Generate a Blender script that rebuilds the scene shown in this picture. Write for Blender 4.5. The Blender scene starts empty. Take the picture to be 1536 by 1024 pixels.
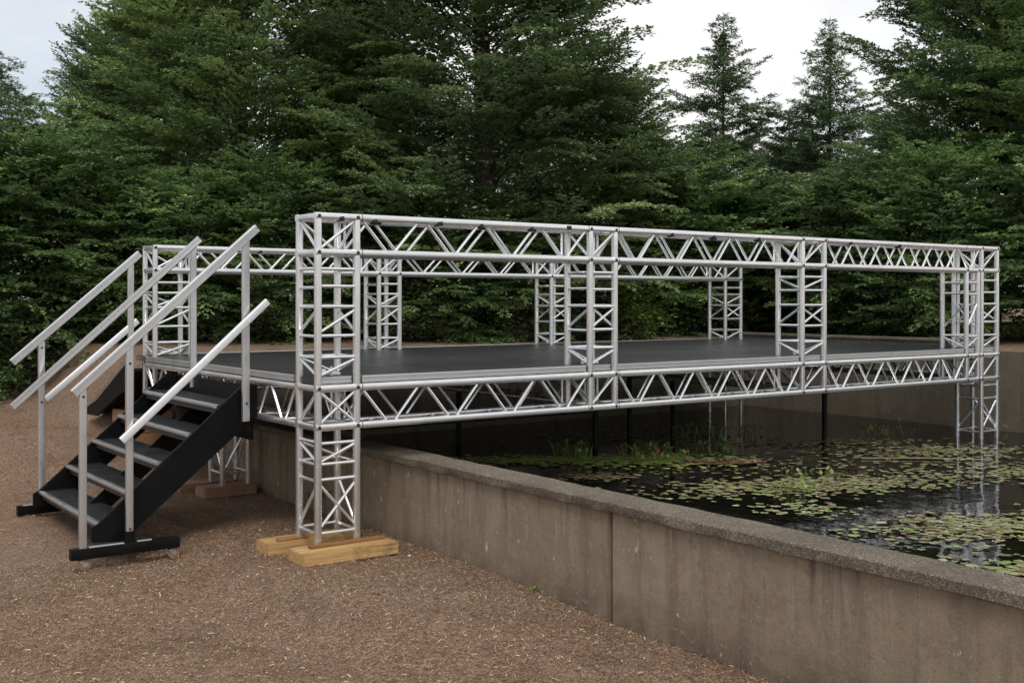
import bpy, bmesh, math, random
import numpy as np
from mathutils import Vector, Matrix

SC = bpy.context.scene
COL = SC.collection
PI = math.pi
rnd = random.Random(7)

# ------------------------------------------------------------------ helpers
def tag(o, label=None, cat=None, group=None, kind=None):
    if label: o['label'] = label
    if cat: o['category'] = cat
    if group: o['group'] = group
    if kind: o['kind'] = kind
    return o

def empty(name, loc=(0, 0, 0), rz=0.0, parent=None):
    o = bpy.data.objects.new(name, None)
    o.empty_display_size = 0.1
    COL.objects.link(o)
    o.location = loc
    o.rotation_euler = (0, 0, rz)
    if parent: o.parent = parent
    return o

def copy_tree(o, parent=None):
    c = o.copy()
    COL.objects.link(c)
    c.parent = parent
    for ch in o.children:
        copy_tree(ch, c)
    return c

class MB:
    """collects boxes, bars and tubes into one mesh"""
    def __init__(self):
        self.v = []; self.f = []
    def add(self, vs, fs):
        n = len(self.v)
        self.v += [tuple(p) for p in vs]
        self.f += [tuple(i + n for i in f) for f in fs]
    def box(self, x0, x1, y0, y1, z0, z1):
        self.add([(x0,y0,z0),(x1,y0,z0),(x1,y1,z0),(x0,y1,z0),(x0,y0,z1),(x1,y0,z1),(x1,y1,z1),(x0,y1,z1)],
                 [(0,3,2,1),(4,5,6,7),(0,1,5,4),(1,2,6,5),(2,3,7,6),(3,0,4,7)])
    def sweep(self, p0, p1, prof, up=None):
        """closed 2d profile (x along side, y along up) swept from p0 to p1"""
        p0 = Vector(p0); p1 = Vector(p1); d = (p1 - p0).normalized()
        u = Vector(up) if up else (Vector((0,0,1)) if abs(d.z) < .9 else Vector((0,1,0)))
        side = d.cross(u).normalized(); u = side.cross(d).normalized()
        n = len(prof)
        vs = [p + side*a + u*b for p in (p0, p1) for a, b in prof]
        fs = [(i, (i+1) % n, n+(i+1) % n, n+i) for i in range(n)]
        fs += [tuple(reversed(range(n))), tuple(range(n, 2*n))]
        self.add(vs, fs)
    def tube(self, p0, p1, r, n=10):
        self.sweep(p0, p1, [(r*math.cos(2*PI*i/n), r*math.sin(2*PI*i/n)) for i in range(n)])
    def rsq(self, p0, p1, a, b=None, c=.009, up=None):
        """rounded rectangular bar, half sizes a (side) and b (up)"""
        b = a if b is None else b
        pr = []
        for cx, cy, a0 in ((a-c, b-c, 0), (-a+c, b-c, 90), (-a+c, -b+c, 180), (a-c, -b+c, 270)):
            for k in range(4):
                t = math.radians(a0 + k*30)
                pr.append((cx + c*math.cos(t), cy + c*math.sin(t)))
        self.sweep(p0, p1, pr, up)
    def path(self, pts, r, n=8):
        pts = [Vector(p) for p in pts]
        rs = r if isinstance(r, (list, tuple)) else [r]*len(pts)
        rings = []
        for i, p in enumerate(pts):
            d = (pts[min(i+1, len(pts)-1)] - pts[max(i-1, 0)]).normalized()
            u = Vector((0,0,1)) if abs(d.z) < .9 else Vector((1,0,0))
            s = d.cross(u).normalized(); u = s.cross(d)
            rings.append([p + (s*math.cos(2*PI*k/n) + u*math.sin(2*PI*k/n))*rs[i] for k in range(n)])
        vs = [q for r_ in rings for q in r_]
        fs = [(i*n+k, i*n+(k+1) % n, (i+1)*n+(k+1) % n, (i+1)*n+k) for i in range(len(pts)-1) for k in range(n)]
        fs += [tuple(reversed(range(n))), tuple(range((len(pts)-1)*n, len(pts)*n))]
        self.add(vs, fs)
    def prism_t(self, poly, t0, t1):
        """polygon in (x, z) extruded along y"""
        n = len(poly)
        vs = [(a, t0, b) for a, b in poly] + [(a, t1, b) for a, b in poly]
        fs = [tuple(range(n)), tuple(reversed(range(n, 2*n)))] + [(i, n+i, n+(i+1) % n, (i+1) % n) for i in range(n)]
        self.add(vs, fs)
    def prism_s(self, poly, s0, s1):
        n = len(poly)
        vs = [(s0, a, b) for a, b in poly] + [(s1, a, b) for a, b in poly]
        fs = [tuple(range(n)), tuple(reversed(range(n, 2*n)))] + [(i, n+i, n+(i+1) % n, (i+1) % n) for i in range(n)]
        self.add(vs, fs)
    def build(self, name, mat, parent=None, bevel=0.0, segs=2, loc=None):
        me = bpy.data.meshes.new(name)
        me.from_pydata(self.v, [], self.f)
        bm = bmesh.new(); bm.from_mesh(me)
        bmesh.ops.recalc_face_normals(bm, faces=bm.faces)
        if bevel:
            es = [e for e in bm.edges if len(e.link_faces) == 2 and e.calc_face_angle(0) > .5]
            bmesh.ops.bevel(bm, geom=es, offset=bevel, segments=segs, affect='EDGES', clamp_overlap=True)
        bm.to_mesh(me); bm.free()
        me.shade_smooth()
        me.set_sharp_from_angle(angle=math.radians(38))
        me.materials.append(mat)
        o = bpy.data.objects.new(name, me)
        COL.objects.link(o)
        if parent: o.parent = parent
        if loc: o.location = loc
        return o

# ------------------------------------------------------------------ materials
class NT:
    def __init__(self, name):
        self.m = bpy.data.materials.new(name); self.m.use_nodes = True
        self.t = self.m.node_tree
        self.b = self.t.nodes['Principled BSDF']
        self.out = self.t.nodes['Material Output']
        self.co = None
    def n(self, typ, **kw):
        x = self.t.nodes.new(typ)
        for k, v in kw.items():
            if k in x.inputs: x.inputs[k].default_value = v
            else: setattr(x, k, v)
        return x
    def l(self, a, b): self.t.links.new(a, b)
    def coord(self, scale=(1,1,1), kind='Object'):
        if self.co is None: self.co = self.n('ShaderNodeTexCoord')
        mp = self.n('ShaderNodeMapping'); mp.inputs['Scale'].default_value = scale
        self.l(self.co.outputs[kind], mp.inputs['Vector'])
        return mp.outputs[0]
    def noise(self, vec, scale, detail=4, rough=.6):
        x = self.n('ShaderNodeTexNoise'); x.inputs['Scale'].default_value = scale
        x.inputs['Detail'].default_value = detail; x.inputs['Roughness'].default_value = rough
        self.l(vec, x.inputs['Vector']); return x.outputs['Fac']
    def ramp(self, fac, stops):
        x = self.n('ShaderNodeValToRGB'); cr = x.color_ramp
        while len(cr.elements) < len(stops): cr.elements.new(.5)
        for e, (p, c) in zip(cr.elements, stops):
            e.position = p
            e.color = (c, c, c, 1) if isinstance(c, (int, float)) else (*c, 1)
        self.l(fac, x.inputs[0]); return x.outputs[0]
    def mix(self, fac, a, b, mode='MIX'):
        x = self.n('ShaderNodeMix', data_type='RGBA', blend_type=mode)
        for s, v in ((x.inputs[0], fac), (x.inputs[6], a), (x.inputs[7], b)):
            if isinstance(v, (int, float)): s.default_value = v
            elif isinstance(v, tuple): s.default_value = (*v, 1)
            else: self.l(v, s)
        return x.outputs[2]
    def bump(self, h, strength=.3, dist=.01, prev=None):
        x = self.n('ShaderNodeBump'); x.inputs['Strength'].default_value = strength
        x.inputs['Distance'].default_value = dist
        self.l(h, x.inputs['Height'])
        if prev: self.l(prev, x.inputs['Normal'])
        return x.outputs[0]
    def set(self, **kw):
        for k, v in kw.items():
            s = self.b.inputs[k.replace('_', ' ')]
            if isinstance(v, (int, float)): s.default_value = v
            elif isinstance(v, tuple): s.default_value = (*v, 1)
            else: self.l(v, s)
        return self.m

def m_alu(name, base, rough=.4, metal=.75, wear=.12):
    a = NT(name); c = a.coord()
    n1 = a.noise(c, 5, 5, .65); n2 = a.noise(a.coord((45,45,45)), 1.0, 3)
    n3 = a.noise(a.coord((2.2,2.2,2.2)), 1.5, 4, .7)
    d = tuple(x*.6 for x in base)
    col = a.mix(a.ramp(n1, [(.40, 0.0), (.72, wear*2.6)]), base, d)
    col = a.mix(a.ramp(n3, [(.62, 0.0), (.74, wear*1.6)]), col, (.30,.28,.24))
    r = a.ramp(n1, [(.3, rough-.07), (.7, rough+.12)])
    a.set(Base_Color=col, Metallic=metal, Roughness=r, Normal=a.bump(n2, .05, .002))
    return a.m

ALU = m_alu('aluminium', (.80,.805,.81), .25, .85, .12)
ALU_RAIL = m_alu('rail_aluminium', (.66,.665,.67), .30, .85, .10)
ALU_BRIGHT = m_alu('bright_aluminium', (.86,.87,.88), .38, .5, .06)
ALU_LACE = m_alu('lacing_aluminium', (.90,.905,.91), .26, .8, .08)

def m_black(name, base, rough, spec=.5, grit=.5):
    a = NT(name); c = a.coord()
    n = a.noise(c, 9, 6, .7); n2 = a.noise(c, 220, 2)
    col = a.mix(a.ramp(n, [(.45, 0.0), (.85, grit)]), base, tuple(x*2.4+.010 for x in base))
    a.set(Base_Color=col, Roughness=a.ramp(n, [(.3, rough-.1), (.8, rough+.2)]), Specular_IOR_Level=spec, Normal=a.bump(n2, .25, .001))
    return a.m
BLACK = m_black('black_steel', (.0042,.0044,.0047), .46, .17, .2)
DARK_STEEL = m_black('dark_steel', (.012,.0125,.013), .6, .3)
TREAD = m_black('tread_grating', (.030,.031,.032), .42, .45, .4)
BLACK_TAPE = m_black('black_tape', (.008,.008,.009), .55)
BOLT = m_black('bolt_steel', (.025,.023,.02), .45, .6)

def m_deck():
    a = NT('deck_ply'); c = a.coord()
    n = a.noise(a.coord((.35,3,1)), 3, 6, .7); n2 = a.noise(c, 160, 2); n3 = a.noise(a.coord((1.5,9,1)), 6, 4, .7)
    col = a.mix(a.ramp(n, [(.35, 0.0), (.75, 1.0)]), (.026,.0265,.027), (.046,.046,.047))
    col = a.mix(a.ramp(n3, [(.66, 0.0), (.8, .5)]), col, (.10,.095,.09))
    a.set(Base_Color=col, Roughness=a.ramp(n, [(.3, .28), (.7, .48)]), Specular_IOR_Level=.34, Normal=a.bump(n2, .3, .001))
    return a.m
DECK = m_deck()

def m_timber(name, c1, c2, ax):
    a = NT(name)
    sc = [26,26,26]; sc[ax] = 1.6
    g = a.noise(a.coord(tuple(sc)), 1.0, 5, .65)
    sc2 = [90,90,90]; sc2[ax] = 3
    g2 = a.noise(a.coord(tuple(sc2)), 1.0, 3)
    b = a.noise(a.coord(), 5, 4, .7)
    col = a.mix(a.ramp(g, [(.35, 0.0), (.65, 1.0)]), c1, c2)
    col = a.mix(a.ramp(g2, [(.52, 0.0), (.70, .7)]), col, tuple(x*.42 for x in c1))
    col = a.mix(a.ramp(b, [(.54, 0.0), (.74, .7)]), col, (.15,.09,.05))
    a.set(Base_Color=col, Roughness=.75, Specular_IOR_Level=.3, Normal=a.bump(g, .35, .004))
    return a.m
PINE = m_timber('pine_timber', (.43,.25,.10), (.60,.39,.17), 0)
OLD_TIMBER = m_timber('red_timber', (.30,.165,.10), (.40,.24,.155), 0)
BATTEN = m_timber('brown_batten', (.24,.115,.045), (.36,.19,.075), 0)
SLEEPER = m_timber('sleeper_timber', (.22,.12,.06), (.34,.19,.10), 1)

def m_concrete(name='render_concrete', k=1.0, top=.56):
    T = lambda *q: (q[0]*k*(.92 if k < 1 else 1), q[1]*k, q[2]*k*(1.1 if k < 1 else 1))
    a = NT(name); c = a.coord()
    big = a.noise(c, 1.1, 6, .62); mid = a.noise(c, 6, 6, .7); fine = a.noise(c, 95, 3, .7)
    st = a.noise(a.coord((7,7,.45)), 1.0, 5, .65)
    st2 = a.noise(a.coord((22,22,1.1)), 1.0, 4, .6)
    col = a.mix(a.ramp(big, [(.3, 0.0), (.7, 1.0)]), T(.262,.199,.134), T(.332,.259,.180))
    col = a.mix(a.ramp(mid, [(.4, 0.0), (.75, .75)]), col, T(.185,.135,.094))
    col = a.mix(a.ramp(st, [(.50, 0.0), (.70, .75)]), col, T(.150,.112,.082))
    sep = a.n('ShaderNodeSeparateXYZ'); a.l(c, sep.inputs[0])
    # lime runs that start under the coping and thin out downwards (a stain of the wall itself)
    mr = a.n('ShaderNodeMapRange'); mr.inputs['From Min'].default_value = .05; mr.inputs['From Max'].default_value = top
    a.l(sep.outputs[2], mr.inputs['Value'])
    runs = a.n('ShaderNodeMath', operation='MULTIPLY')
    a.l(a.ramp(st2, [(.54, 0.0), (.64, 1.0)]), runs.inputs[0]); a.l(mr.outputs[0], runs.inputs[1])
    runs2 = a.n('ShaderNodeMath', operation='MULTIPLY'); a.l(runs.outputs[0], runs2.inputs[0])
    a.l(a.ramp(mid, [(.42, 0.0), (.7, 1.0)]), runs2.inputs[1])
    col = a.mix(runs2.outputs[0], col, T(.42,.37,.30))
    red = a.noise(c, 4.3, 5, .7)
    col = a.mix(a.ramp(red, [(.60, 0.0), (.78, .45)]), col, T(.33,.17,.11))
    # damp dirty band along the foot of the wall
    mr2 = a.n('ShaderNodeMapRange'); mr2.inputs['From Min'].default_value = .16; mr2.inputs['From Max'].default_value = -.05
    a.l(sep.outputs[2], mr2.inputs['Value'])
    foot = a.n('ShaderNodeMath', operation='MULTIPLY'); a.l(mr2.outputs[0], foot.inputs[0]); a.l(a.ramp(mid, [(.3, .2), (.6, .85)]), foot.inputs[1])
    col = a.mix(foot.outputs[0], col, (.105,.078,.055))
    vor = a.n('ShaderNodeTexVoronoi'); vor.inputs['Scale'].default_value = 21; a.l(c, vor.inputs['Vector'])
    pock = a.ramp(vor.outputs['Distance'], [(.05, 1.0), (.13, 0.0)])
    pk = a.n('ShaderNodeMath', operation='MULTIPLY'); a.l(pock, pk.inputs[0]); a.l(a.ramp(a.noise(c, 3.1, 3), [(.48, 0.0), (.60, 1.0)]), pk.inputs[1])
    col = a.mix(pk.outputs[0], col, (.42,.40,.36))
    col = a.mix(a.ramp(fine, [(.5, 0.0), (.8, .35)]), col, (.38,.30,.22))
    col = a.mix(a.ramp(fine, [(.25, .4), (.45, 0.0)]), col, (.09,.07,.05))
    mot = a.noise(c, 24, 5, .75)
    col = a.mix(a.ramp(mot, [(.54, 0.0), (.72, .55)]), col, T(.40,.315,.215))
    col = a.mix(a.ramp(mot, [(.30, .6), (.46, 0.0)]), col, T(.125,.095,.068))
    chipn = a.noise(a.coord((1,1,.7)), 13, 3, .5)
    col = a.mix(a.ramp(chipn, [(.715, 0.0), (.735, .8)]), col, T(.50,.46,.38))
    dk = a.noise(a.coord((11,11,.8)), 1.0, 4, .6)
    dm = a.n('ShaderNodeMath', operation='MULTIPLY'); a.l(a.ramp(dk, [(.56, 0.0), (.70, .8)]), dm.inputs[0]); a.l(mr.outputs[0], dm.inputs[1])
    col = a.mix(dm.outputs[0], col, T(.085,.066,.050))
    b1 = a.bump(mid, .3, .012, a.bump(mot, .3, .006)); b2 = a.bump(fine, .45, .003, b1)
    a.set(Base_Color=col, Roughness=.88, Specular_IOR_Level=.25, Normal=b2)
    return a.m
CONCRETE = m_concrete()
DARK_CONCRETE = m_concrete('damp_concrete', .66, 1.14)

def m_coping():
    a = NT('coping_aggregate'); c = a.coord()
    v = a.n('ShaderNodeTexVoronoi'); v.inputs['Scale'].default_value = 230; a.l(c, v.inputs['Vector'])
    sep = a.n('ShaderNodeSeparateColor'); a.l(v.outputs['Color'], sep.inputs[0])
    col = a.ramp(sep.outputs[0], [(0, (.085,.068,.050)), (.5, (.165,.134,.100)), (.86, (.235,.195,.148)), (.97, (.46,.40,.32))])
    n = a.noise(c, 2.6, 6, .7)
    col = a.mix(a.ramp(n, [(.4, 0.0), (.7, .65)]), col, (.075,.063,.050))
    n2 = a.noise(c, 7.0, 6, .75)
    col = a.mix(a.ramp(n2, [(.6, 0.0), (.78, .5)]), col, (.13,.125,.075))
    b = a.bump(v.outputs['Distance'], .5, .006)
    a.set(Base_Color=col, Roughness=.9, Specular_IOR_Level=.2, Normal=a.bump(n2, .3, .01, b))
    return a.m
COPING = m_coping()

def m_ground():
    a = NT('bark_mulch'); c = a.coord()
    v = a.n('ShaderNodeTexVoronoi'); v.inputs['Scale'].default_value = 60; a.l(a.coord((1,2.1,1)), v.inputs['Vector'])
    v2 = a.n('ShaderNodeTexVoronoi'); v2.inputs['Scale'].default_value = 105; a.l(a.coord((1.9,1,1)), v2.inputs['Vector'])
    s1 = a.n('ShaderNodeSeparateColor'); a.l(v.outputs['Color'], s1.inputs[0])
    s2 = a.n('ShaderNodeSeparateColor'); a.l(v2.outputs['Color'], s2.inputs[0])
    c1 = a.ramp(s1.outputs[0], [(0, (0.093,0.051,0.032)), (.5, (0.267,0.155,0.101)), (.85, (0.428,0.261,0.170)), (1, (0.645,0.452,0.314))])
    c2 = a.ramp(s2.outputs[0], [(0, (0.112,0.065,0.045)), (.6, (0.316,0.191,0.127)), (1, (0.570,0.383,0.258))])
    col = a.mix(1.0, a.mix(.5, c1, c2), (.94,.98,1.0), 'MULTIPLY')
    big = a.noise(c, .55, 6, .65)
    col = a.mix(a.ramp(big, [(.38, 0.0), (.68, .7)]), col, a.mix(.5, col, (.26,.22,.18)))
    md = a.noise(c, 2.3, 6, .7)
    col = a.mix(a.ramp(md, [(.5, 0.0), (.72, .6)]), col, (.085,.050,.033))
    rd = a.noise(c, 1.1, 5, .7)
    col = a.mix(a.ramp(rd, [(.46, 0.0), (.66, .45)]), col, (.25,.145,.082))
    b = a.bump(v.outputs['Distance'], .7, .012); b = a.bump(v2.outputs['Distance'], .6, .008, b)
    b = a.bump(md, .4, .04, b)
    a.set(Base_Color=col, Roughness=.95, Specular_IOR_Level=.15, Normal=b)
    return a.m
GROUND = m_ground()

def m_tint(name, stops, rough=.8, attr='tint', spec=.25, trans=0.0):
    a = NT(name)
    at = a.n('ShaderNodeAttribute'); at.attribute_name = attr
    oi = a.n('ShaderNodeObjectInfo')
    col = a.ramp(at.outputs['Fac'], stops)
    hs = a.n('ShaderNodeHueSaturation'); a.l(col, hs.inputs['Color'])
    mr = a.n('ShaderNodeMapRange'); mr.inputs['To Min'].default_value = .82; mr.inputs['To Max'].default_value = 1.16
    a.l(oi.outputs['Random'], mr.inputs['Value']); a.l(mr.outputs[0], hs.inputs['Value'])
    a.set(Base_Color=hs.outputs[0], Roughness=rough, Specular_IOR_Level=spec)
    if trans:
        tr = a.n('ShaderNodeBsdfTranslucent'); a.l(hs.outputs[0], tr.inputs['Color'])
        ms = a.n('ShaderNodeMixShader'); ms.inputs[0].default_value = trans
        a.l(a.b.outputs[0], ms.inputs[1]); a.l(tr.outputs[0], ms.inputs[2]); a.l(ms.outputs[0], a.out.inputs[0])
    return a.m
CHIPS = m_tint('wood_chip', [(0, (0.072,0.042,0.025)), (.4, (0.242,0.148,0.087)), (.75, (0.427,0.284,0.174)), (1, (0.761,0.591,0.403))], .9)
HORN = m_tint('hornbeam_leaf', [(0, (0.106,0.155,0.066)), (.5, (0.226,0.311,0.124)), (.85, (0.384,0.493,0.189)), (1, (0.524,0.636,0.264))], .42, spec=.4, trans=.30)
HORN2 = m_tint('dark_hornbeam_leaf', [(0, (0.109,0.162,0.081)), (.5, (0.224,0.316,0.139)), (.85, (0.380,0.499,0.209)), (1, (0.553,0.683,0.288))], .42, spec=.4, trans=.28)
SHRUB = m_tint('shrub_leaf', [(0, (0.064,0.105,0.052)), (.5, (0.139,0.216,0.096)), (.85, (0.234,0.340,0.146)), (1, (0.334,0.454,0.205))], .42, spec=.4, trans=.32)
FRESH = m_tint('fresh_leaf', [(0, (0.077,0.125,0.050)), (.5, (0.167,0.255,0.094)), (.85, (0.281,0.402,0.142)), (1, (0.402,0.537,0.200))], .42, spec=.4, trans=.32)
LIME = m_tint('lime_leaf', [(0, (.09,.14,.03)), (1, (.2,.27,.07))], .45, spec=.35, trans=.3)
NEEDLE = m_tint('spruce_needle', [(0, (0.108,0.154,0.085)), (.6, (0.213,0.297,0.152)), (1, (0.382,0.483,0.246))], .5, spec=.3, trans=.1)  # lightened needle colour stands in for haze over the far conifers
PAD = m_tint('lily_pad', [(0, (0.143,0.076,0.050)), (.18, (0.231,0.168,0.105)), (.42, (0.341,0.321,0.180)), (.66, (0.259,0.291,0.105)), (.85, (0.209,0.291,0.070)), (1, (0.506,0.449,0.320))], .38, spec=.5)
PAD_LIT = m_tint('painted_lit_pad', [(0, (.34,.24,.13)), (.3, (.46,.46,.16)), (.7, (.40,.56,.12)), (1, (.55,.66,.22))], .5, spec=.3)  # lily pad colours brightened to paint light into the raft under the deck
WATERLEAF = m_tint('water_leaf', [(0, (.16,.22,.055)), (.7, (.26,.37,.085)), (.92, (.34,.44,.12)), (1, (.6,.2,.06))], .4, spec=.45, trans=.2)

def m_bark():
    a = NT('bark'); n = a.noise(a.coord((9,9,1.4)), 3, 5, .7)
    col = a.ramp(n, [(.3, (.035,.028,.022)), (.7, (.095,.08,.065))])
    a.set(Base_Color=col, Roughness=.95, Specular_IOR_Level=.1, Normal=a.bump(n, .6, .02)); return a.m
BARK = m_bark()

def m_water():
    a = NT('pond_water'); c = a.coord()
    w = a.noise(a.coord((1,1,1)), 7.0, 3, .5); w2 = a.noise(c, 1.4, 2)
    n = a.noise(c, .8, 5, .7)
    col = a.ramp(n, [(.35, (.0035,.004,.003)), (.75, (.012,.012,.008))])
    a.set(Base_Color=col, Roughness=.03, IOR=1.33, Specular_IOR_Level=.5,
          Normal=a.bump(w2, .12, .05, a.bump(w, .11, .02))); return a.m
WATER = m_water()
TYRE = NT('castor_tyre').set(Base_Color=(.27,.155,.10), Roughness=.5)
STEEL = m_alu('zinc_steel', (.55,.55,.54), .35, .8)
FADED = NT('faded_metal').set(Base_Color=(.52,.53,.54), Roughness=.6)
PEBBLE = NT('pale_stone').set(Base_Color=(.62,.60,.55), Roughness=.85)

# ------------------------------------------------------------------ terrain
def sm(a, b, x):
    t = np.clip((x - a)/(b - a), 0, 1); return t*t*(3 - 2*t)
def ground_h(s, t):
    s = np.asarray(s, float); t = np.asarray(t, float)
    a = (1 - sm(-.75, -.35, s))*(1 - sm(1.2, 2.9, t)); b = 1 - sm(-2.6, -.6, t)
    front = -.07*np.maximum(a, b)
    rise = np.interp(t, [2.8, 4.0, 5.2, 7.5, 12, 20], [0, .15, .40, .50, .85, 1.1])
    left = front + rise
    back = 1.10 + .02*np.clip(t - 4.4, 0, 20)
    f = sm(-.1, .76, s)*sm(4.3, 4.6, t)
    h = left*(1 - f) + back*f
    right = 1.12 + .03*np.clip(s - 9, 0, 10)
    h = np.where((s > 8.7) & (t < 4.6), right, h)
    return h

def lin(*spec):
    out = []
    for a, b, d in spec:
        out += list(np.arange(a, b - 1e-6, d))
    return np.array(out)
S_ = np.concatenate([lin((-260,-60,40),(-60,-20,8),(-20,-6,2),(-6,.76,.12)), [.76], lin((1.3,9.0,.8)), [9.0], lin((9.6,24,1.2),(24,60,8),(60,301,40))])
T_ = np.concatenate([lin((-260,-60,40),(-60,-20,8),(-20,-9,2)), [-9.0], lin((-8.8,4.4,.12)), [4.42], lin((4.6,13,.4),(13,30,2),(30,60,8),(60,301,40))])
gs, gt = np.meshgrid(S_, T_, indexing='ij')
gz = ground_h(gs, gt)
rg = np.random.default_rng(3)
near = (np.abs(gs) < 7) & (np.abs(gt) < 9)
gz = gz + np.where(near & (gs < .5), rg.normal(0, .006, gz.shape), 0)
nS, nT = gs.shape
vv = np.stack([gs, gt, gz], -1).reshape(-1, 3)
ff = []
for i in range(nS-1):
    for j in range(nT-1):
        if S_[i] >= .755 and S_[i+1] <= 9.001 and T_[j] >= -9.001 and T_[j+1] <= 4.43: continue
        ff.append((i*nT+j, (i+1)*nT+j, (i+1)*nT+j+1, i*nT+j+1))
me = bpy.data.meshes.new('ground'); me.from_pydata(vv.tolist(), [], ff); me.shade_smooth(); me.materials.append(GROUND)
g_o = bpy.data.objects.new('ground', me); COL.objects.link(g_o); tag(g_o, kind='structure')

def quads_object(name, P, mat, tint=None, parent=None, nper=4, loc=(0,0,0)):
    """P: (n, nper, 3) polygons"""
    n = len(P)
    me = bpy.data.meshes.new(name)
    me.vertices.add(n*nper); me.vertices.foreach_set('co', P.reshape(-1).astype(np.float32))
    me.loops.add(n*nper); me.loops.foreach_set('vertex_index', np.arange(n*nper, dtype=np.int32))
    me.polygons.add(n); me.polygons.foreach_set('loop_start', np.arange(0, n*nper, nper, dtype=np.int32))
    if tint is not None:
        at = me.attributes.new('tint', 'FLOAT', 'FACE'); at.data.foreach_set('value', tint.astype(np.float32))
    me.update(calc_edges=True)
    me.materials.append(mat)
    o = bpy.data.objects.new(name, me); COL.objects.link(o)
    if parent: o.parent = parent
    o.location = loc
    return o

# wood chips lying on the mulch (nobody could count them)
def chips(n, seed):
    r = np.random.default_rng(seed)
    # denser towards the path the visitor stands on
    s = np.concatenate([r.uniform(-4.2, .74, int(n*.75)), r.uniform(-5.5, .74, n-int(n*.75))])
    t = np.concatenate([r.uniform(-4.4, 1.2, int(n*.75)), r.uniform(1.2, 7.0, n-int(n*.75))])
    z = ground_h(s, t)
    L = r.gamma(2.4, .0046, n) + .005; W = r.uniform(.002, .005, n)
    az = r.uniform(0, 2*PI, n); tilt = r.normal(0, .28, n); roll = r.normal(0, .5, n); bend = r.normal(0, .35, n)
    P = np.zeros((2*n, 4, 3))
    c = np.stack([s, t, z + .004 + np.abs(np.sin(tilt))*L*.5 + r.uniform(0, .006, n)], -1)
    d = np.stack([np.cos(az)*np.cos(tilt), np.sin(az)*np.cos(tilt), np.sin(tilt)], -1)
    w = np.stack([-np.sin(az)*np.cos(roll), np.cos(az)*np.cos(roll), np.sin(roll)], -1)
    sd = np.stack([-np.sin(az), np.cos(az), np.zeros(n)], -1)
    a = c - d*L[:,None]/2; b = c + sd*(bend*L*.35)[:,None] + np.array([0,0,.003]); e = c + d*L[:,None]/2
    hw = w*W[:,None]/2
    P[0::2] = np.stack([a-hw, b-hw, b+hw, a+hw], 1); P[1::2] = np.stack([b-hw, e-hw*.7, e+hw*.7, b+hw], 1)
    ti = np.clip(r.beta(1.7, 2.2, n), 0, 1); ti = np.where(r.random(n) < .03, 1.0, ti)
    return P, np.repeat(ti, 2)
P, ti = chips(150000, 5)
tag(quads_object('wood_chips', P, CHIPS, ti), kind='stuff')

# ------------------------------------------------------------------ pond walls and water
wall = empty('pond_wall', (.74, -2.1, 0))
tag(wall, 'long brown rendered concrete wall with a rough coping in front of the pond', 'wall')
def wall_panel(t0, t1):
    m = MB(); m.box(.74, .95, t0, t1, -.5, .558)
    return m.build('wall_panel', CONCRETE, wall, .006)
for a, b in ((-8.9, -2.137), (-2.112, 4.2)):
    o = wall_panel(a, b)
m = MB(); m.box(.775, .92, -2.139, -2.110, -.5, .556); m.build('joint', m_black('joint_filler', (.02,.016,.012), .9, .1), wall)
m = MB()
cr = random.Random(4)
nseg = 130
edge = [(-8.9 + 13.1*i/nseg) for i in range(nseg+1)]
prof0 = [(.700,.564),(.704,.560),(.965,.553),(.965,.606),(.955,.616),(.709,.617),(.700,.611)]
ring = []
for t in edge:
    ring.append([(a + cr.uniform(-.004, .004)*(1 if a < .8 else .3), t, b + cr.uniform(-.0025, .0025)) for a, b in prof0])
k = len(prof0)
vs = [p for r_ in ring for p in r_]
fs = [(i*k+j, i*k+(j+1) % k, (i+1)*k+(j+1) % k, (i+1)*k+j) for i in range(nseg) for j in range(k)]
fs += [tuple(range(k)), tuple(range(nseg*k, nseg*k+k))]
m.add(vs, fs); m.build('coping', COPING, wall)
for ch in wall.children: ch.location = (-.74, 2.1, 0)

bw = empty('back_wall', (0, 0, 0)); tag(bw, 'low dark concrete wall behind the stage deck along the back of the pond', 'wall')
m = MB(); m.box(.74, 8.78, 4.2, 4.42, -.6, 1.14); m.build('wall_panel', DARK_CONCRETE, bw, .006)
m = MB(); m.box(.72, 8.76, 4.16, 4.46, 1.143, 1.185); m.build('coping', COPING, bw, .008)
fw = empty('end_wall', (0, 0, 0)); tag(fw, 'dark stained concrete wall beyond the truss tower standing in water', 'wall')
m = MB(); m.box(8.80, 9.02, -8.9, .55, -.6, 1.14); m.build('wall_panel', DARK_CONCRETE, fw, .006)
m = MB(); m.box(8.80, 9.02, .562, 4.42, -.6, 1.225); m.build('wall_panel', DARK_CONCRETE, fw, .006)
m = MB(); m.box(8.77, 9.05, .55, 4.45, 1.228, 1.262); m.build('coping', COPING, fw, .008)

m = MB(); m.add([(.9,-9,.223),(8.9,-9,.223),(8.9,4.3,.223),(.9,4.3,.223)], [(0,1,2,3)])
w_o = m.build('pond_water', WATER); tag(w_o, kind='structure')

# ------------------------------------------------------------------ the truss stage
stage = empty('truss_stage', (0, 0, 0))
tag(stage, 'silver box truss stage with a black deck bridging the lily pond', 'stage')
CH = .025; LG = .0232
bolt_mesh = None
def bolt(parent, p):
    global bolt_mesh
    if bolt_mesh is None:
        m = MB(); m.tube((0,0,-.028), (0,0,.028), .0085, 6); m.tube((0,0,-.0265), (0,0,.0265), .0135, 12)
        o = m.build('bolt', BOLT, parent); bolt_mesh = o.data
    else:
        o = bpy.data.objects.new('bolt', bolt_mesh); COL.objects.link(o); o.parent = parent
    o.location = p
    o.rotation_euler = (PI/2, 0, 0)
    return o

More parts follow.
